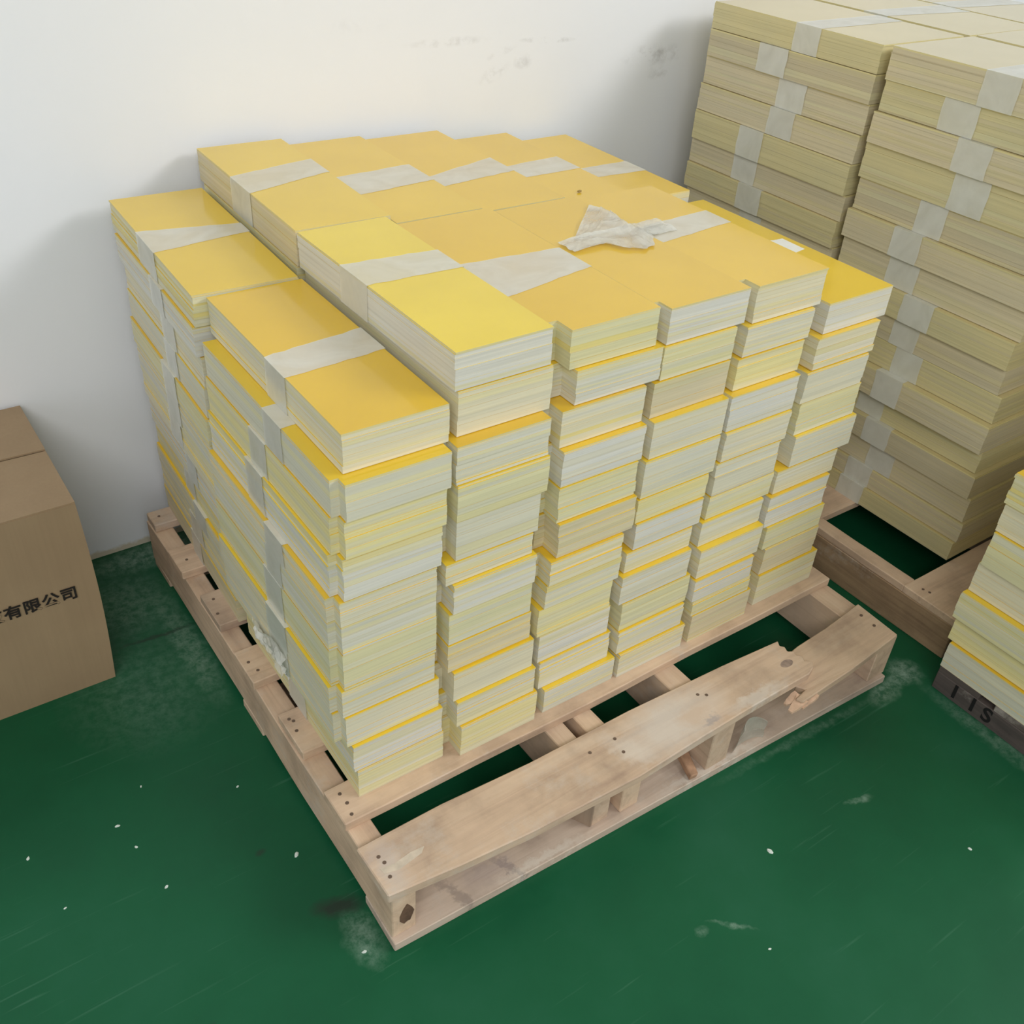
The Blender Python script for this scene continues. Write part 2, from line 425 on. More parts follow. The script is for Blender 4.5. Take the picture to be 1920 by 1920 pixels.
pal = empty('wooden_pallet', (0, 0, 0))
tag(pal, 'worn wooden pallet with a broken front board under the yellow bundles', 'pallet')
H = 0.1505
for i, (a, b, c, d) in enumerate([(0.0, 0.043, 0.012, 1.157), (0.408, 0.448, 0.005, 1.157), (0.474, 0.515, 0.0, 1.157), (0.680, 0.735, -0.015, 1.157), (1.150, 1.208, -0.03, 1.157)]):
    o = plank('stringer', 1, c, d, a, b, 0.0205, 0.1300, pal, WOODY, 40 + i, 0.0012)
# end-grain knot on the outer stringer
for cx, cy, rx, rz in ((0.027, 0.0112, 0.013, 0.024),):
    V, F = [], []
    V = [(cx + rx * (1, .8, 1.1, .7, .95, .8, 1.05, 1.2, .9, 1.15, .8, .9)[i] * math.cos(i * math.pi / 6), cy, 0.070 + rz * (1, .9, .7, 1.1, .85, 1, .8, 1.1, 1.2, .9, 1.1, .8)[i] * math.sin(i * math.pi / 6)) for i in range(12)]
    V += [(vx, cy + 0.004, vz) for vx, vy, vz in V]
    F = [list(range(12))] + [[i, i + 12, (i + 1) % 12 + 12, (i + 1) % 12] for i in range(12)]
    link('knot', mesh('knot', V, F), [KNOT], pal)
for i, (a, b) in enumerate([(0.160, 0.240), (0.333, 0.440), (0.535, 0.630), (0.715, 0.826), (0.912, 1.0), (1.098, 1.158)]):
    plank('deck_board', 0, -0.004 + 0.006 * (i % 2), 1.208 - 0.004 * (i % 3), a, b, 0.1302, H, pal, WOODX, 60 + i, 0.002)
# front deck board, split near its right end
out = [(-0.008, 0.009), (0.12, -0.006), (0.25, -0.017), (0.48, -0.026), (0.64, -0.020), (0.76, -0.017), (0.90, -0.016), (0.935, -0.016), (0.957, -0.008), (0.968, 0.004),
       (0.955, 0.014), (0.962, 0.026), (0.953, 0.034), (0.957, 0.046), (0.946, 0.052), (0.951, 0.064), (0.944, 0.072), (0.952, 0.084), (0.80, 0.094), (0.56, 0.103), (0.33, 0.103), (0.15, 0.112), (-0.010, 0.111)]
V, F = [], []; prism(V, F, out, 0.1302, 0.1512)
FRONT = mat_wood('worn_front_board', 0, 1.0, spots=[(0.615, 0.035, 0.15, 0.075, 0.1, .62, (216, 208, 200)), (0.50, 0.03, 0.03, 0.07, 0.5, .4, (222, 214, 204)), (0.66, 0.03, 0.05, 0.03, 0, .5, (205, 172, 142)), (0.80, -0.004, 0.10, 0.018, 0, .5, (222, 214, 204)), (0.02, 0.06, 0.03, 0.06, 0, .5, (196, 184, 176)), (0.68, 0.0, 0.03, 0.01, 0, .5, (150, 142, 146))])
o = bevel(link('deck_board', mesh('deck_board', V, F), [FRONT], pal), 0.002); o['label'] = 'front deck board snapped off near its right end'
def sag(x, y, z): return (x, y, z - 0.020 * max(0.0, min(1.0, (1.15 - x) / 0.25)) - 0.0)
out = [(0.885, -0.050), (1.03, -0.048), (1.19, -0.037), (1.196, 0.073), (1.08, 0.062), (0.99, 0.060), (0.972, 0.058), (0.955, 0.040), (0.962, 0.020), (0.930, 0.012), (0.938, -0.006), (0.905, -0.012), (0.915, -0.030), (0.880, -0.036)]
V, F = [], []; prism(V, F, out, 0.1306, 0.1490, sag)
o = bevel(link('deck_board', mesh('deck_board', V, F), [mat_wood('pallet_wood_short_piece', 0, 0.86)], pal), 0.002); o['label'] = 'short broken end of the front deck board hanging low'
# splinters at the break
rs = random.Random(5)
for k, (x, y, l, w_, a) in enumerate([(0.856, -0.047, 0.040, 0.026, 0.15), (0.862, -0.028, 0.035, 0.022, 0.0), (0.884, -0.054, 0.045, 0.012, 0.1)]):
    V = []; 
    for i in range(5):
        t = i / 4; ww = w_ * (0.35 + 0.65 * t) * rs.uniform(.8, 1.1)
        for sy in (-1, 1):
            for sz in (0, 1):
                V.append((t * l * math.cos(a) - sy * ww * .5 * math.sin(a), t * l * math.sin(a) + sy * ww * .5 * math.cos(a), 0.004 * sz * (1 + t) + t * 0.006 + rs.uniform(-.001, .001)))
    F = [[0, 1, 3, 2], [16, 18, 19, 17]]
    for i in range(4):
        q = 4 * i; w = q + 4
        F += [[q + 1, w + 1, w + 3, q + 3], [q, q + 2, w + 2, w], [q, w, w + 1, q + 1], [q + 2, q + 3, w + 3, w + 2]]
    o = link('splinter', mesh('splinter', V, F), [RAWW], pal, (x, y, 0.112))
# bottom boards
V, F = [], []; prism(V, F, [(-0.003, 0.0), (0.40, -0.014), (0.80, -0.026), (1.203, -0.040), (1.207, 0.058), (0.80, 0.078), (0.40, 0.092), (-0.001, 0.105)], 0.0, 0.0203)
o = bevel(link('bottom_board', mesh('bottom_board', V, F), [mat_wood('dusty_bottom_board', 0, 0.95, ((200, 182, 166), (180, 162, 148), (212, 196, 182)), [(0.24, 0.01, 0.010, 0.07, 0.35, .5, (120, 108, 108)), (0.13, 0.02, 0.012, 0.07, 0.4, .5, (130, 116, 108)), (0.30, 0.0, 0.12, 0.012, -0.03, .5, (224, 214, 200)), (0.7, -0.015, 0.16, 0.012, -0.03, .5, (222, 214, 202)), (0.2, 0.03, 0.06, 0.03, 0, .3, (150, 136, 140))])], pal), 0.0015)
for i, (a, b) in enumerate([(0.53, 0.63), (1.055, 1.155)]):
    plank('bottom_board', 0, 0.0, 1.205, a, b, 0.0, 0.0203, pal, WOODX, 90 + i, 0.001)
# two wedge-like offcuts nailed against the middle stringers
for (x0, y0, x1, y1, t) in ((0.385, 0.045, 0.407, 0.004, 0.010), (0.516, 0.002, 0.535, 0.04, 0.009)):
    V, F = [], []
    dx, dy = x1 - x0, y1 - y0; L_ = math.hypot(dx, dy); nx, ny = -dy / L_ * t, dx / L_ * t
    prism(V, F, [(x0, y0), (x1, y1), (x1 + nx, y1 + ny), (x0 + nx, y0 + ny)], 0.0205, 0.128)
    bevel(link('wood_block', mesh('wood_block', V, F), [WOODZ], pal), 0.001)
for x, y in [(0.017, 0.221), (0.019, 0.198), (0.015, 0.174), (0.013, 0.078), (0.016, 0.064), (0.011, 0.037), (0.494, 0.063), (0.435, 0.062), (0.488, 0.031), (0.702, 0.062), (0.716, 0.052), (0.02, 0.41), (0.015, 0.418), (0.015, 0.386), (0.01, 0.591), (0.017, 0.562), (0.021, 0.798), (0.012, 0.752), (0.02, 0.949), (0.022, 1.13)]:
    nail(pal, x, y, H + (0.0007 if y < 0.12 else 0))
for x, y in ((1.171, 0.044), (1.169, 0.008)): nail(pal, x, y, 0.1490)
V, F = [], []; prism(V, F, [(0.917 + 0.016 * math.cos(i * .524), 0.028 + 0.009 * math.sin(i * .524)) for i in range(12)], 0.150, 0.1516)
link('knot', mesh('knot', V, F), [simple('grey_knot', lin(164, 142, 128), 0.8, 80.0, 0.4)], pal)
# pale scraped streak on the front board
V, F = [], []; prism(V, F, [(0.006, 0.046), (0.030, 0.040), (0.075, 0.047), (0.085, 0.056), (0.060, 0.058), (0.030, 0.054), (0.004, 0.058)], 0.1505, 0.1516)
link('scraped_patch', mesh('scraped_patch', V, F), [simple('bare_pale_wood', lin(214, 198, 178), 0.7, 60.0, 0.2)], pal)

# loose bits lying on the bottom board
V, F = [], []; prism(V, F, [(0.650, -0.014), (0.668, -0.016), (0.690, 0.040), (0.684, 0.055), (0.672, 0.052)], 0.0, 0.016, lambda x, y, z: (x - 0.67 + z * 0.2, y - 0.02, z * (0.7 + 4 * (y - 0.0))))
o = bevel(link('wood_offcut', mesh('wood_offcut', V, F), [simple('reddish_split_wood', lin(190, 150, 120), 0.8, 50.0, 0.35)], None, (0.655, 0.018, 0.0210)), 0.0015)
tag(o, 'reddish brown wood offcut lying on the bottom board beneath the broken front board', 'wood offcut')

# curled scrap of film against the third stringer
V, F = [], []
nu, nv = 12, 8
for i in range(nu + 1):
    for j in range(nv + 1):
        u = i / nu; v = j / nv
        a = 0.3 + u * 2.3
        V.append((0.045 * math.cos(a) * (1 - 0.25 * v) + 0.002 * math.sin(9 * v + 5 * u), -0.022 + 0.030 * math.sin(a) * (0.6 + 0.3 * v) - 0.01 * v, v * 0.072 * (0.75 + 0.25 * math.sin(a)) + 0.001))
for i in range(nu):
    for j in range(nv):
        q = i * (nv + 1) + j; F.append([q, q + nv + 1, q + nv + 2, q + 1])
me = mesh('film_scrap', V, F)
o = link('film_scrap', me, [FILM], None, (0.795, 0.0, 0.0207))
sm = o.modifiers.new('solid', 'SOLIDIFY'); sm.thickness = 0.0006
tag(o, 'dirty curled scrap of clear film on the bottom board right of the middle stringers', 'plastic scrap')

# pallet under the tall stack
pb = empty('wooden_pallet', (1.38, -0.065, 0))
tag(pb, 'brown wooden pallet with a tall closed side board under the tall right stack', 'pallet')
hb = 0.115
for i, (a, b) in enumerate([(0.0, 0.040), (0.42, 0.46), (0.86, 0.90)]):
    plank('stringer', 1, 0.001, 1.20, a, b, 0.0, hb - 0.0202, pb, mat_wood('brown_side_wood', 1, 1.0, ((168, 142, 112), (140, 116, 92), (182, 156, 126))) if i == 0 else WOODY, 120 + i, 0.001)
# the side rail of the left edge rises flush with the deck between the boards
plank('side_rail', 1, 0.1435, 0.4215, 0.0, 0.040, hb - 0.0198, hb, pb, WOODY, 131, 0.0005)
for i, (a, b) in enumerate([(0.0, 0.143), (0.422, 0.55), (0.66, 0.80), (0.88, 0.98), (1.06, 1.20)]):
    plank('deck_board', 0, 0.0, 0.98, a, b, hb - 0.02, hb, pb, WOODX, 140 + i, 0.001)
for x, y in ((0.027, 0.111), (0.031, 0.096)): nail(pb, x, y, hb)

# dark low pallet under the near stack
pc = empty('wooden_pallet', (1.286, -0.62, 0))
tag(pc, 'low dark grey wooden pallet with black stencil marks under the near right stack', 'pallet')
for i, (a, b) in enumerate([(0.0, 0.035), (0.31, 0.345), (0.62, 0.655), (0.90, 0.935)]):
    plank('stringer', 1, 0.0, 0.515, a, b, 0.0, 0.0480, pc, GREYW, 160 + i, 0.0008)
for i, (a, b) in enumerate([(0.0, 0.10), (0.14, 0.24), (0.28, 0.38), (0.415, 0.515)]):
    plank('deck_board', 0, 0.0, 0.935, a, b, 0.0482, 0.0655, pc, GREYW, 170 + i, 0.0005)

def text_mesh(body, size, name):
    cu = bpy.data.curves.new(name, 'FONT'); cu.body = body; cu.size = size; cu.extrude = 0.0004; cu.offset = size * 0.022; cu.space_character = 1.05
    to = bpy.data.objects.new(name, cu); COL.objects.link(to)
    bpy.context.view_layer.update()
    dg = bpy.context.evaluated_depsgraph_get()
    me = bpy.data.meshes.new_from_object(to.evaluated_get(dg))
    bpy.data.objects.remove(to)
    return me
me = text_mesh('I  I S', 0.050, 'stencil_mark')
o = link('stencil_mark', me, [INKW], pc)
o.matrix_local = Matrix.Translation((-0.0009, 0.470, 0.012)) @ Matrix(((0, 0, -1, 0), (-1.0, 0, 0, 0), (0, 1, 0, 0), (0, 0, 0, 1)))

# ------------------------------------------------------------------ main stack
COLS = [[[0.0533,0.2209,0.7949,0.8576,0.167,-0.006],[0.044,0.1974,0.7323,0.7949,0.1679,-0.0021],[0.0417,0.2002,0.6661,0.7323,0.1659,-0.0025],[0.0368,0.2044,0.588,0.6661,0.1652,-0.007],[0.0294,0.2045,0.5406,0.588,0.1654,-0.0102],[0.0305,0.205,0.4827,0.5406,0.1647,-0.0056],[0.03,0.2064,0.4056,0.4827,0.1667,-0.007],[0.0247,0.2064,0.3472,0.4056,0.1696,-0.0081],[0.0272,0.2029,0.2793,0.3472,0.1739,-0.0098],[0.0351,0.1968,0.2189,0.2793,0.1708,-0.0107],[0.0407,0.1965,0.151,0.2189,0.1676,-0.0069]],
 [[0.2321,0.2287,0.8663,0.9276,0.1685,0.0045],[0.237,0.2281,0.7915,0.8663,0.1674,-0.0017],[0.2237,0.205,0.7255,0.7915,0.1681,0.0005],[0.2249,0.2021,0.6598,0.7255,0.1686,-0.0049],[0.2264,0.2052,0.5829,0.6598,0.1579,-0.0054],[0.2085,0.2032,0.5409,0.5829,0.1668,-0.0031],[0.2203,0.1977,0.4806,0.5409,0.1613,-0.0043],[0.2147,0.1999,0.4142,0.4806,0.1648,-0.0055],[0.2129,0.198,0.3527,0.4142,0.1685,-0.0106],[0.2218,0.1912,0.2858,0.3527,0.1659,-0.0091],[0.2265,0.1841,0.2266,0.2858,0.166,-0.005],[0.2325,0.18,0.151,0.2266,0.1648,-0.0051]],
 [[0.4376,0.2347,0.8441,0.9104,0.1749,-0.0053],[0.4486,0.2253,0.7841,0.8441,0.1745,-0.0064],[0.4219,0.2193,0.7174,0.7841,0.1714,-0.006],[0.4231,0.2074,0.6496,0.7174,0.172,-0.007],[0.4203,0.2048,0.581,0.6496,0.1675,-0.0096],[0.4223,0.1979,0.5119,0.581,0.1682,-0.0051],[0.4083,0.1926,0.4601,0.5119,0.1596,-0.0054],[0.4053,0.1948,0.4078,0.4601,0.1668,-0.0081],[0.3957,0.1963,0.344,0.4078,0.1666,-0.0101],[0.4026,0.1964,0.278,0.344,0.1633,-0.0125],[0.4077,0.1922,0.2114,0.278,0.1654,-0.0103],[0.4167,0.1835,0.151,0.2114,0.1692,-0.0107]],
 [[0.6365,0.2347,0.8367,0.901,0.1789,-0.006],[0.6296,0.2289,0.7764,0.8367,0.1657,-0.0024],[0.6165,0.2259,0.7088,0.7764,0.1753,-0.0015],[0.6172,0.2129,0.6359,0.7088,0.1752,-0.0059],[0.6089,0.2088,0.5581,0.6359,0.1793,-0.0007],[0.6037,0.207,0.5079,0.5581,0.1724,-0.0001],[0.6058,0.2032,0.4496,0.5079,0.1658,-0.0035],[0.5905,0.2015,0.4032,0.4496,0.1633,-0.0029],[0.5807,0.192,0.3368,0.4032,0.172,-0.0067],[0.5901,0.1907,0.2683,0.3368,0.1737,-0.0045],[0.5892,0.1859,0.2119,0.2683,0.169,-0.0069],[0.5955,0.181,0.151,0.2119,0.1724,0.0004]],
 [[0.8377,0.2369,0.8276,0.8967,0.1757,-0.0055],[0.8224,0.23,0.7703,0.8276,0.1714,-0.0074],[0.8113,0.2254,0.7085,0.7703,0.1703,-0.0037],[0.7984,0.2101,0.6358,0.7085,0.1761,-0.0038],[0.7978,0.2064,0.5732,0.6358,0.1729,-0.0073],[0.7915,0.2055,0.4996,0.5732,0.1694,-0.0067],[0.789,0.2053,0.4459,0.4996,0.1752,-0.0074],[0.7775,0.2006,0.3887,0.4459,0.1683,-0.0117],[0.7756,0.1866,0.3189,0.3887,0.1723,-0.0056],[0.7716,0.1804,0.2648,0.3189,0.1638,-0.0112],[0.7784,0.1814,0.2232,0.2648,0.1637,-0.0083],[0.7833,0.1799,0.151,0.2232,0.1687,-0.0072]],
 [[1.0298,0.2266,0.7666,0.828,0.1807,-0.0033],[1.0104,0.2157,0.702,0.7666,0.1754,-0.006],[0.9968,0.2125,0.6351,0.702,0.1773,-0.0048],[1.0037,0.213,0.5632,0.6351,0.1769,-0.0032],[1.0058,0.2069,0.4927,0.5632,0.1824,-0.0019],[0.9752,0.2051,0.4384,0.4927,0.1791,-0.0065],[0.9645,0.1978,0.3625,0.4384,0.1779,-0.007],[0.9733,0.1937,0.3043,0.3625,0.1764,-0.0092],[0.9846,0.1946,0.233,0.3043,0.1675,-0.012],[0.9843,0.1896,0.151,0.233,0.1841,-0.0137]]]
G1 = 'bundles stacked on the middle pallet'
NAMES = ['leftmost', 'second', 'third', 'fourth', 'fifth', 'rightmost']
BASES = ['cream', 'grey', 'green', 'blue', 'cream', 'grey', 'green', 'tan', 'cream', 'blue', 'pale', 'grey']
TOPLAB = ['topmost front left bundle, taped yellow boards, lower than the columns to its right',
          'bright yellow topmost bundle of the second front column, tape band across its middle',
          'topmost bundle of the third front column, yellow with wide crumpled tape',
          'topmost bundle of the fourth front column, plain yellow face under crumpled tape',
          'topmost bundle of the fifth front column with flat tape reaching its right edge',
          'topmost bundle of the rightmost front column with a small white paper sticker']
TAPES = {0: ((0.172, 0.244), (0.184, 0.263)), 1: ((0.248, 0.336), (0.242, 0.321)), 2: ((0.140, 0.280), (0.176, 0.266)), 4: ((0.223, 0.303), (0.246, 0.314))}
FL = [0.474, 0.490, 0.484, 0.486, 0.478, 0.520]
top_objs = {}
for ci, col in enumerate(COLS):
    r = random.Random(200 + ci)
    for k, (x, y, z0, z1, w, th) in enumerate(col):
        th = max(-0.005, min(0.005, th))
        base = BASES[(k * 5 + ci * 3) % len(BASES)]
        if ci == 0 or k == 0:
            tp = TAPES.get(ci) if k == 0 else None
            if ci == 0 and k > 0:
                c = r.uniform(0.20, 0.29); d = r.uniform(0.03, 0.042); tp = ((c - d, c + d), (c - d, c + d))
        else: tp = None
        notch = None
        if ci == 0 and 1 <= k <= 8:
            nd_ = 0.013; x -= nd_; w += nd_; notch = (nd_, 0.020)
        elif ci and not (ci == 1 and k < 2):
            edge = max(q[0] + q[4] for q in COLS[ci - 1] if q[2] < z1 and q[3] > z0)
            nd_ = min(0.021, x - edge - 0.0025)
            if nd_ > 0.005: x -= nd_; w += nd_; notch = (nd_, r.uniform(0.030, 0.040))
        lab = TOPLAB[ci] if k == 0 else 'bundle of stacked yellow boards, %s in the %s front column, middle pallet' % (ORD[k], NAMES[ci])
        o = bundle(x, y, z0, z1, w, FL[ci], th, lab, G1, base, tp, notch, 1000 + ci * 50 + k, LEMON if (ci == 1 and k == 0) else None)
        if k == 0: top_objs[ci] = (o, z1 - z0 - 0.0011)

# rear row
REAR = [(0.034, 0.700, 0.862, 0.183, 0.482, -0.036), (0.230, 0.7255, 0.9270, 0.180, 0.488, -0.030), (0.420, 0.7208, 0.9106, 0.182, 0.494, -0.012), (0.613, 0.7230, 0.9013, 0.186, 0.490, -0.010), (0.811, 0.7185, 0.876, 0.180, 0.490, -0.008), (1.008, 0.755, 0.851, 0.168, 0.455, -0.004)]
RT = [((0.195, 0.301), (0.223, 0.270)), ((0.200, 0.300), (0.257, 0.343)), ((0.155, 0.263), (0.177, 0.280)), ((0.152, 0.214), (0.178, 0.272)), ((0.195, 0.272), (0.201, 0.290)), ((0.158, 0.222), (0.148, 0.222))]
RLAB = ['topmost bundle of the rear left column, yellow with loose pale tape, nearest the wall',
        'topmost bundle of the second rear column, raised above its left neighbour, by the wall',
        'topmost bundle of the third rear column from the left, by the wall',
        'topmost bundle of the fourth rear column from the left, by the wall',
        'topmost bundle of the fifth rear column from the left, by the wall',
        'topmost bundle of the rightmost rear column beside the shaded wall corner']
for ci, (x, y, zt, w, l, th) in enumerate(REAR):
    r = random.Random(300 + ci)
    n = 12; zs = [0.151]
    ws = [r.uniform(0.85, 1.15) for _ in range(n)]
    for q in ws: zs.append(zs[-1] + (zt - 0.151) * q / sum(ws))
    for k in range(n):
        z1 = zs[n - k]; z0 = zs[n - k - 1]
        jx = r.uniform(-0.005, 0.004) if k else 0; jy = r.uniform(-0.006, 0.006) if k else 0
        if ci == 0 and k > 5: jx += 0.004
        if jy < 0: jy *= 0.1
        if ci: jx *= 0.35
        base = BASES[(k * 7 + ci * 5 + 2) % len(BASES)]
        tp = RT[ci] if k == 0 else None
        if ci == 0 and k > 0:
            c = r.uniform(0.16, 0.24); d = r.uniform(0.03, 0.042); tp = ((c - d, c + d), (c - d, c + d))
        if k == 0: lab = RLAB[ci]
        elif ci == 0: lab = 'bundle of stacked yellow boards, %s in the rear left column near the wall' % ORD[k]
        else: lab = 'bundle of yellow boards hidden inside the rear rows of the middle stack'
        bundle(x + jx, y + jy, z0, z1, w, l - max(0, jy) - (0.02 if k else 0), th, lab, G1 if (ci == 0 or k == 0) else 'hidden bundles inside the middle stack', base, tp, None, 2000 + ci * 50 + k)

# sticker on the rightmost top bundle
o5, h5 = top_objs[5]
V, F = [], []
prism(V, F, [(0.118, 0.214), (0.132, 0.200), (0.176, 0.207), (0.1775, 0.268), (0.150, 0.270), (0.123, 0.281)], h5 + 0.0003, h5 + 0.0009)
st = link('sticker', mesh('sticker', V, F), [PAPER], o5); st['label'] = 'small torn white paper sticker'

# torn, crumpled tape lying over the third and fourth top bundles
def crumple(name, outline_fn, nu, nv, amp, seed, loc, rot=None, flat=True):
    r = random.Random(seed); V, F = [], []
    ph = [r.uniform(0, 6.28) for _ in range(6)]
    for i in range(nu + 1):
        for j in range(nv + 1):
            u, v = i / nu, j / nv
            x, y = outline_fn(u, v)
            z = amp * (0.5 + 0.5 * math.sin(11 * v + 3 * u + ph[0])) * (0.4 + 0.6 * math.sin(4 * u + ph[1]) ** 2) + amp * 0.35 * r.random()
            V.append((x, y, max(0.0004, z) + (lev(x) if flat else 0)))
    for i in range(nu):
        for j in range(nv):
            q = i * (nv + 1) + j; F.append([q, q + nv + 1, q + nv + 2, q + 1])
    o = link(name, mesh(name, V, F), [THIN], None, loc)
    sm = o.modifiers.new('solid', 'SOLIDIFY'); sm.thickness = 0.0003; sm.offset = 1
    return o
def lev(x): return 0.9108 - 0.0092 * max(0.0, min(1.0, (x - 0.612) / 0.024)) - 0.0045 * max(0.0, min(1.0, (x - 0.812) / 0.02))
def fl1(u, v):   # long folded strip with a ragged lower side
    x = 0.636 + 0.250 * u
    lo = 0.484 + 0.010 * u - (0.050 * max(0.0, math.sin((u - 0.30) / 0.42 * math.pi)) ** 0.7 + 0.004 * math.sin(55 * u) if 0.30 < u < 0.72 else 0)
    hi = 0.532 + 0.018 * u + 0.004 * math.sin(9 * u)
    return x, lo + (hi - lo) * v
o = crumple('tape_scrap', fl1, 34, 8, 0.0045, 3, (0, 0, 0))
tag(o, 'long crumpled strip of clear tape across the third and fourth top bundles', 'tape')
def fl2(u, v):   # flag shaped piece standing out towards the wall
    a = (0.668 + 0.142 * u, 0.528 + 0.014 * u); b = (0.803 + 0.045 * u - 0.01 * u * u, 0.655 - 0.030 * u + 0.006 * math.sin(14 * u))
    return a[0] + (b[0] - a[0]) * v, a[1] + (b[1] - a[1]) * v
o = crumple('tape_scrap', fl2, 14, 12, 0.004, 9, (0, 0, 0))
tag(o, 'flag-shaped torn tape flap spread towards the wall on the fourth top bundle', 'tape')
# bunched tape low on the left side of the stack, still holding on its bundle
for word, y0, ln, sd in (('ninth', 0.195, 0.125, 21), ('tenth', 0.245, 0.135, 33)):
    def fl3(u, v): return 0.056 * v * (0.8 + 0.2 * math.sin(6 * u)) , ln * u
    low = next(o for o in bpy.data.objects if o.get('label', '').startswith('bundle of stacked yellow boards, %s from top in the leftmost' % word))
    o = crumple('loose_tape', fl3, 16, 8, 0.010, sd, (0, 0, 0), None, False)
    o.parent = low; o.rotation_euler = (0, -math.pi / 2, 0); o.location = (-0.0008 + (0.0 if word == 'ninth' else 0.0), y0, 0.003); o['label'] = 'bunched shiny loose tape'

V, F = [], []; prism(V, F, [(0.006 * math.cos(i * 1.05), 0.004 * math.sin(i * 1.05)) for i in range(6)], 0, 0.003)
o = bevel(link('chip', mesh('chip', V, F), [DIRT], None, (0.745, 0.735, 0.9535 if False else 0.9525)), 0.001)
o.location = (0.890, 0.790, 0.8765)
tag(o, 'tiny brown chip on the yellow top near the back of the stack', 'chip')

# ------------------------------------------------------------------ tall stack at the right
G2 = 'bundles in the tall right stack'
ZF = [1.150, 1.082, 1.018, 0.952, 0.874, 0.803, 0.738, 0.671, 0.608, 0.545, 0.479, 0.408, 0.350, 0.289, 0.222, 0.168, 0.1155]
ZR = [1.146, 1.086, 1.024, 0.958, 0.894, 0.822, 0.760, 0.696, 0.630, 0.565, 0.500, 0.436, 0.372, 0.308, 0.244, 0.180, 0.1155]
YF = [.118, .116, .118, .114, .116, .118, .117, .118, .119, .108, .101, .103, .092, .087, .080, .082, .085]
XOF = [0, .003, -.004, .002, .006, -.003, .004, -.006, .003, .004, -.010, .006, -.004, .005, .002, -.003]
BB = ['tan', 'olive', 'tan', 'olive', 'umber', 'olive', 'tan', 'tan']
FT = {0: (0.18, 0.26), 1: (0.25, 0.335), 2: (0.19, 0.27), 3: (0.175, 0.26), 4: (0.25, 0.32), 5: (0.28, 0.355), 6: (0.27, 0.35), 7: (0.20, 0.28), 8: (0.22, 0.29)}
RTT = {0: (0.17, 0.245), 1: (0.25, 0.34), 2: (0.18, 0.265), 3: (0.19, 0.27), 4: (0.27, 0.35), 5: (0.28, 0.36), 6: (0.24, 0.32)}
for c in range(3):
    for row in range(2):
        Z = ZF if row == 0 else ZR
        r = random.Random(500 + c * 2 + row)
        for k in range(16):
            z1, z0 = Z[k], Z[k + 1]
            x = 1.550 + c * 0.305 + (XOF[k] * 1.3 if c == 0 else r.uniform(-.002, .002)) * (1 if row == 0 else -0.8)
            w = 0.287 if c == 0 else 0.295
            if row == 0: y0, y1 = YF[k], 0.610 - r.uniform(0, 0.008)
            else: y0, y1 = 0.622 + r.uniform(0, 0.004), 1.142 - r.uniform(0, 0.012)
            l = y1 - y0
            tp = None
            if c == 0:
                t = (FT if row == 0 else RTT).get(k)
                if t is None: q = r.uniform(0.2, 0.27); t = (q, q + 0.075)
                tp = (t, t)
            elif k == 0:
                q = 0.21 + 0.02 * c; tp = ((q, q + 0.07), (q - 0.03, q + 0.06))
            if c == 0:
                lab = 'bundle of tan boards, %s in the %s column of tall right stack' % (ORD[k], 'near' if row == 0 else 'far')
            elif k == 0:
                lab = 'pale topmost bundle of the tall right stack, %s row, %s column from left' % ('near' if row == 0 else 'far', ['', 'second', 'third'][c])
            else: lab = 'bundle of boards hidden inside the tall right stack'
            bundle(x, y0, z0, z1, w, l, 0.0, lab, G2 if (c == 0 or k == 0) else 'hidden bundles inside the tall right stack', BB[(k * 3 + row + c) % 8], tp, None, 3000 + c * 100 + row * 50 + k, PALE)

# ------------------------------------------------------------------ near stack at the right edge
G3 = 'bundles in the low right stack'
ZC = [0.560, 0.490, 0.424, 0.343, 0.268, 0.200, 0.134, 0.0665]
ZT = [1.000 - 0.0622 * i for i in range(15)] + [0.0665]
for c, k in [(0, k) for k in range(7)] + [(c, k) for c in (1, 2) for k in range(15)]:  # second and third columns are unseen, added tall to shade the gap behind
    ZZ = ZC if c == 0 else ZT
    ox = [0.0, 0.004, -0.002, 0.006, -0.010, 0.004, -0.004][k % 7]; oy = [0.004, 0, -0.003, 0.002, 0.004, 0, -0.012][k % 7]
    bundle(1.288 + 0.315 * c + ox, -0.570, ZZ[k + 1], ZZ[k], 0.30, 0.478 + oy, 0.0, 'bundle of pale boards, %s in near stack cut by right edge' % ORD[k] if c == 0 else 'unseen bundle of pale boards added beyond the low right stack to block light', G3 if c == 0 else 'unseen bundles added to shade around the low right stack', ['green', 'cream', 'green', 'cream', 'green', 'pale', 'grey'][k % 7], None, None, 4000 + k)

# ------------------------------------------------------------------ carton
bx = empty('cardboard_box', (-0.50, 1.04, 0))
tag(bx, 'large brown cardboard box with printed characters, standing against the wall at left', 'box')
V = []; F = []
nx, nz = 14, 10
x0, x1, y0, y1, hz = -0.33, 0.304, -0.198, 0.198, 0.445
def cf(x, y, z):   # slightly bulging sides, tapering to the foot
    t = z / hz; bl = 0.006 * math.sin(math.pi * t)
    xx = x * (1 + 0.02 * (t)) ; return (xx + (0.004 + bl if x > 0.2 else -bl if x < -0.25 else 0), y - (bl if y < 0 else 0), z)
pts = [(x0, y0), (x1, y0), (x1, y1), (x0, y1)]
ringn = []
per = []
for a, b, n in ((0, 1, 12), (1, 2, 8), (2, 3, 12), (3, 0, 8)):
    for i in range(n):
        t = i / n; per.append((pts[a][0] + (pts[b][0] - pts[a][0]) * t, pts[a][1] + (pts[b][1] - pts[a][1]) * t))
m_ = len(per)
for j in range(nz + 1):
    for (x, y) in per: V.append(cf(x, y, hz * j / nz))
for j in range(nz):
    for i in range(m_): F.append([j * m_ + i, j * m_ + (i + 1) % m_, (j + 1) * m_ + (i + 1) % m_, (j + 1) * m_ + i])
F.append(list(range(m_))[::-1])
me = mesh('body', V, F)
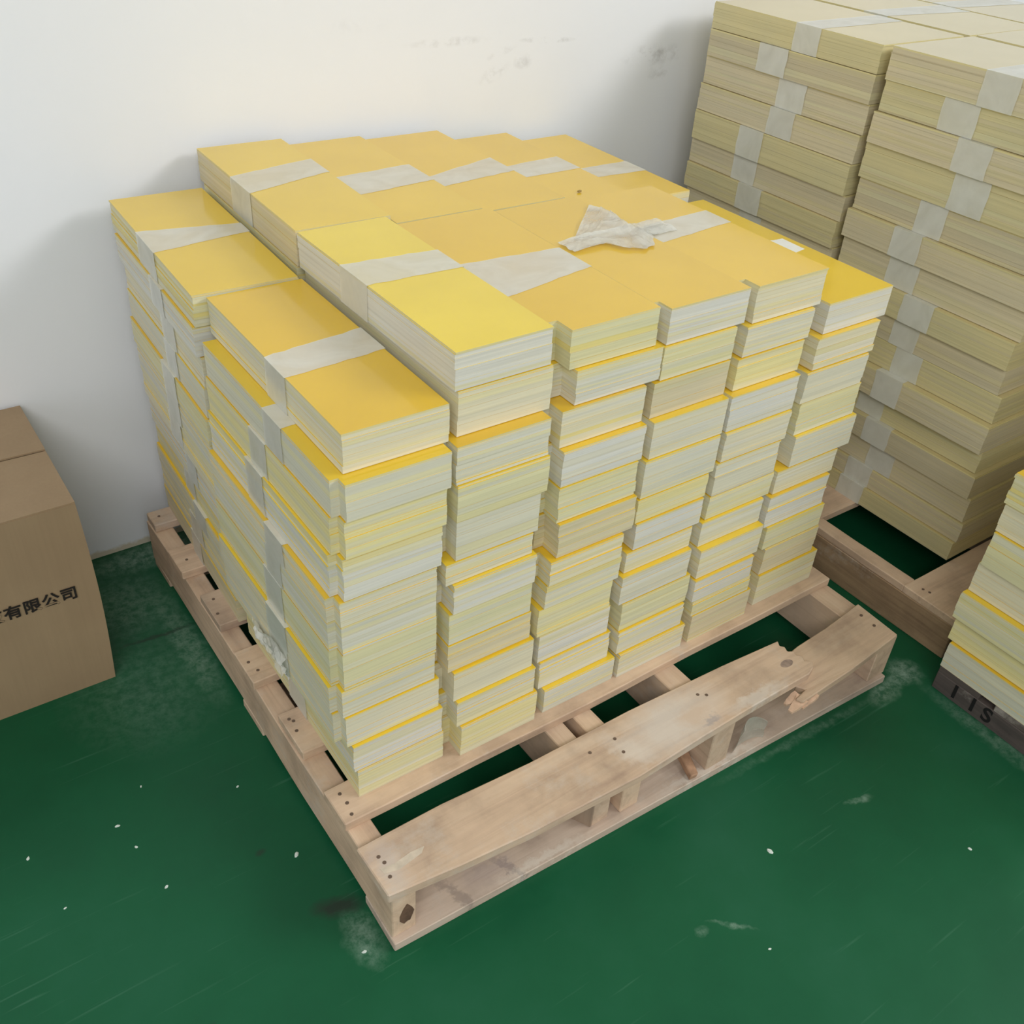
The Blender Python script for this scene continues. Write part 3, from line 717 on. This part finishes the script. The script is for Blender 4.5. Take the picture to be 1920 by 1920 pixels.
for p in me.polygons: p.use_smooth = False
body = link('body', me, [CARTON], bx)
sm = body.modifiers.new('solid', 'SOLIDIFY'); sm.thickness = 0.005; sm.offset = -1
# two long top flaps meeting at the middle seam, slightly bulged
for name, s in (('flap', -1), ('flap', 1)):
    V, F = [], []; n1, n2 = 12, 6
    for i in range(n1 + 1):
        for j in range(n2 + 1):
            u, v = i / n1, j / n2
            x = x0 * 1.02 + 0.002 + (x1 * 1.02 + 0.002 - x0 * 1.02 - 0.0) * u; y = s * (0.197 - v * 0.1955)
            V.append((x, y, hz - 0.001 + 0.004 * math.sin(math.pi * u) * v + 0.0015 * v * (1 + s)))
    for i in range(n1):
        for j in range(n2):
            q = i * (n2 + 1) + j; f = [q, q + n2 + 1, q + n2 + 2, q + 1]; F.append(f if s < 0 else f[::-1])
    o = link('flap', mesh('flap', V, F), [CARTON], bx)
    sm = o.modifiers.new('solid', 'SOLIDIFY'); sm.thickness = 0.004; sm.offset = 1
me = text_mesh('技有限公司', 0.0325, 'printed_text')
o = link('printed_text', me, [INK], bx)
ux = max(v.co.x for v in me.vertices)
sc_ = 0.150 / (ux * 0.8) if ux > 0 else 1
o.matrix_local = Matrix.Translation((0.0, -0.0, 0.0)) @ Matrix(((1, 0, 0, 0), (0, 0, -1, 0), (0, 1, 0, 0), (0, 0, 0, 1)))
o.location = (0.2765 - ux, -0.2062, 0.2435)
print('TEXT', ux, len(me.vertices))

# ------------------------------------------------------------------ crumbs on the floor
G4 = 'white crumbs scattered on the floor'
for i, (x, y, s, lab) in enumerate([
    (0.666, -0.204, 1.9, 'white oblong crumb on the open green floor right of the front pallet edge'),
    (-0.060, 0.252, 1.7, 'white crumb on the floor just left of the pallet, larger than the others'),
    (-0.302, 0.477, 1.2, 'white crumb on the floor, upper one of the close pair below the box'),
    (-0.288, 0.417, 1.1, 'white crumb on the floor, lower one of the close pair below the box'),
    (-0.450, 0.493, 1.2, 'white crumb on the floor nearest the left edge of the photo'),
    (-0.271, 0.313, 1.1, 'faint crumb alone in the middle of the lower left floor'),
    (-0.423, 0.364, 0.8, 'tiny crumb on the lower left floor below the leftmost white crumb'),
    (-0.239, 0.540, 0.8, 'faint crumb on the floor between the box and the close pair of crumbs'),
    (-0.089, 0.445, 0.9, 'faint crumb on the floor beside the middle of the pallet side'),
    (-0.045, 0.027, 1.3, 'thin white flake on the floor beside the front left pallet corner'),
    (0.990, -0.406, 1.2, 'crumb on the floor near the right edge of the photo'),
    (0.524, -0.337, 0.9, 'small crumb on the green floor near the bottom edge, right of centre')]):
    r = random.Random(700 + i); V = []; F = []
    for z, q in ((0, 1.0), (0.0012 * s, 0.7)):
        for k in range(7):
            a = k * 0.897; rr = 0.0032 * s * r.uniform(0.7, 1.1) * q; V.append((rr * math.cos(a) * 1.25, rr * math.sin(a) * 0.75, z))
    F = [list(range(7))[::-1], list(range(7, 14))] + [[k, (k + 1) % 7, 7 + (k + 1) % 7, 7 + k] for k in range(7)]
    o = link('crumb', mesh('crumb', V, F), [CRUMB], None, (x, y, 0.0))
    o.rotation_euler = (0, 0, r.uniform(0, 3))
    tag(o, lab, 'crumb', G4)

# ------------------------------------------------------------------ light
def area(name, loc, target, sx, sy, power, col):
    l = bpy.data.lights.new(name, 'AREA'); l.shape = 'RECTANGLE'; l.size = sx; l.size_y = sy; l.energy = power; l.color = col
    o = bpy.data.objects.new(name, l); COL.objects.link(o); o.location = loc
    d = Vector(target) - Vector(loc); o.rotation_euler = d.to_track_quat('-Z', 'Y').to_euler()
    return o
area('ceiling_lamp_right', (3.4, -2.2, 3.3), (0.6, 0.4, 0.3), 2.6, 1.2, 122, (1.0, 0.99, 0.98))
area('ceiling_lamp_front', (-1.6, -2.3, 3.35), (0.2, 0.6, 0.2), 3.0, 1.2, 105, (1.0, 0.99, 0.98))
w = bpy.data.worlds.new('world'); SC.world = w; w.use_nodes = True
bg = w.node_tree.nodes['Background']; bg.inputs[0].default_value = (0.94, 0.97, 1.0, 1); bg.inputs[1].default_value = 0.72

# ------------------------------------------------------------------ camera
cam = bpy.data.cameras.new('camera'); co = bpy.data.objects.new('camera', cam); COL.objects.link(co)
R = ((0.8183997448934814, -0.5716844065730925, 0.058299201019016395), (-0.30207160225798657, -0.5142867503763613, -0.80265925865003), (0.4888502886033488, 0.6392855994534007, -0.593581769989552))
cam.sensor_width = 36; cam.sensor_fit = 'HORIZONTAL'; cam.lens = 36 * 1851.925 / 1920; cam.clip_start = 0.02
M = Matrix(((R[0][0], -R[1][0], -R[2][0], -0.418841827506354), (R[0][1], -R[1][1], -R[2][1], -0.7721298310261481), (R[0][2], -R[1][2], -R[2][2], 1.547411008866747), (0, 0, 0, 1)))
co.matrix_world = M
SC.camera = co
SC.view_settings.view_transform = 'Standard'; SC.view_settings.look = 'None'; SC.view_settings.gamma = 1; SC.view_settings.use_curve_mapping = False
SC.view_settings.exposure = 0.05
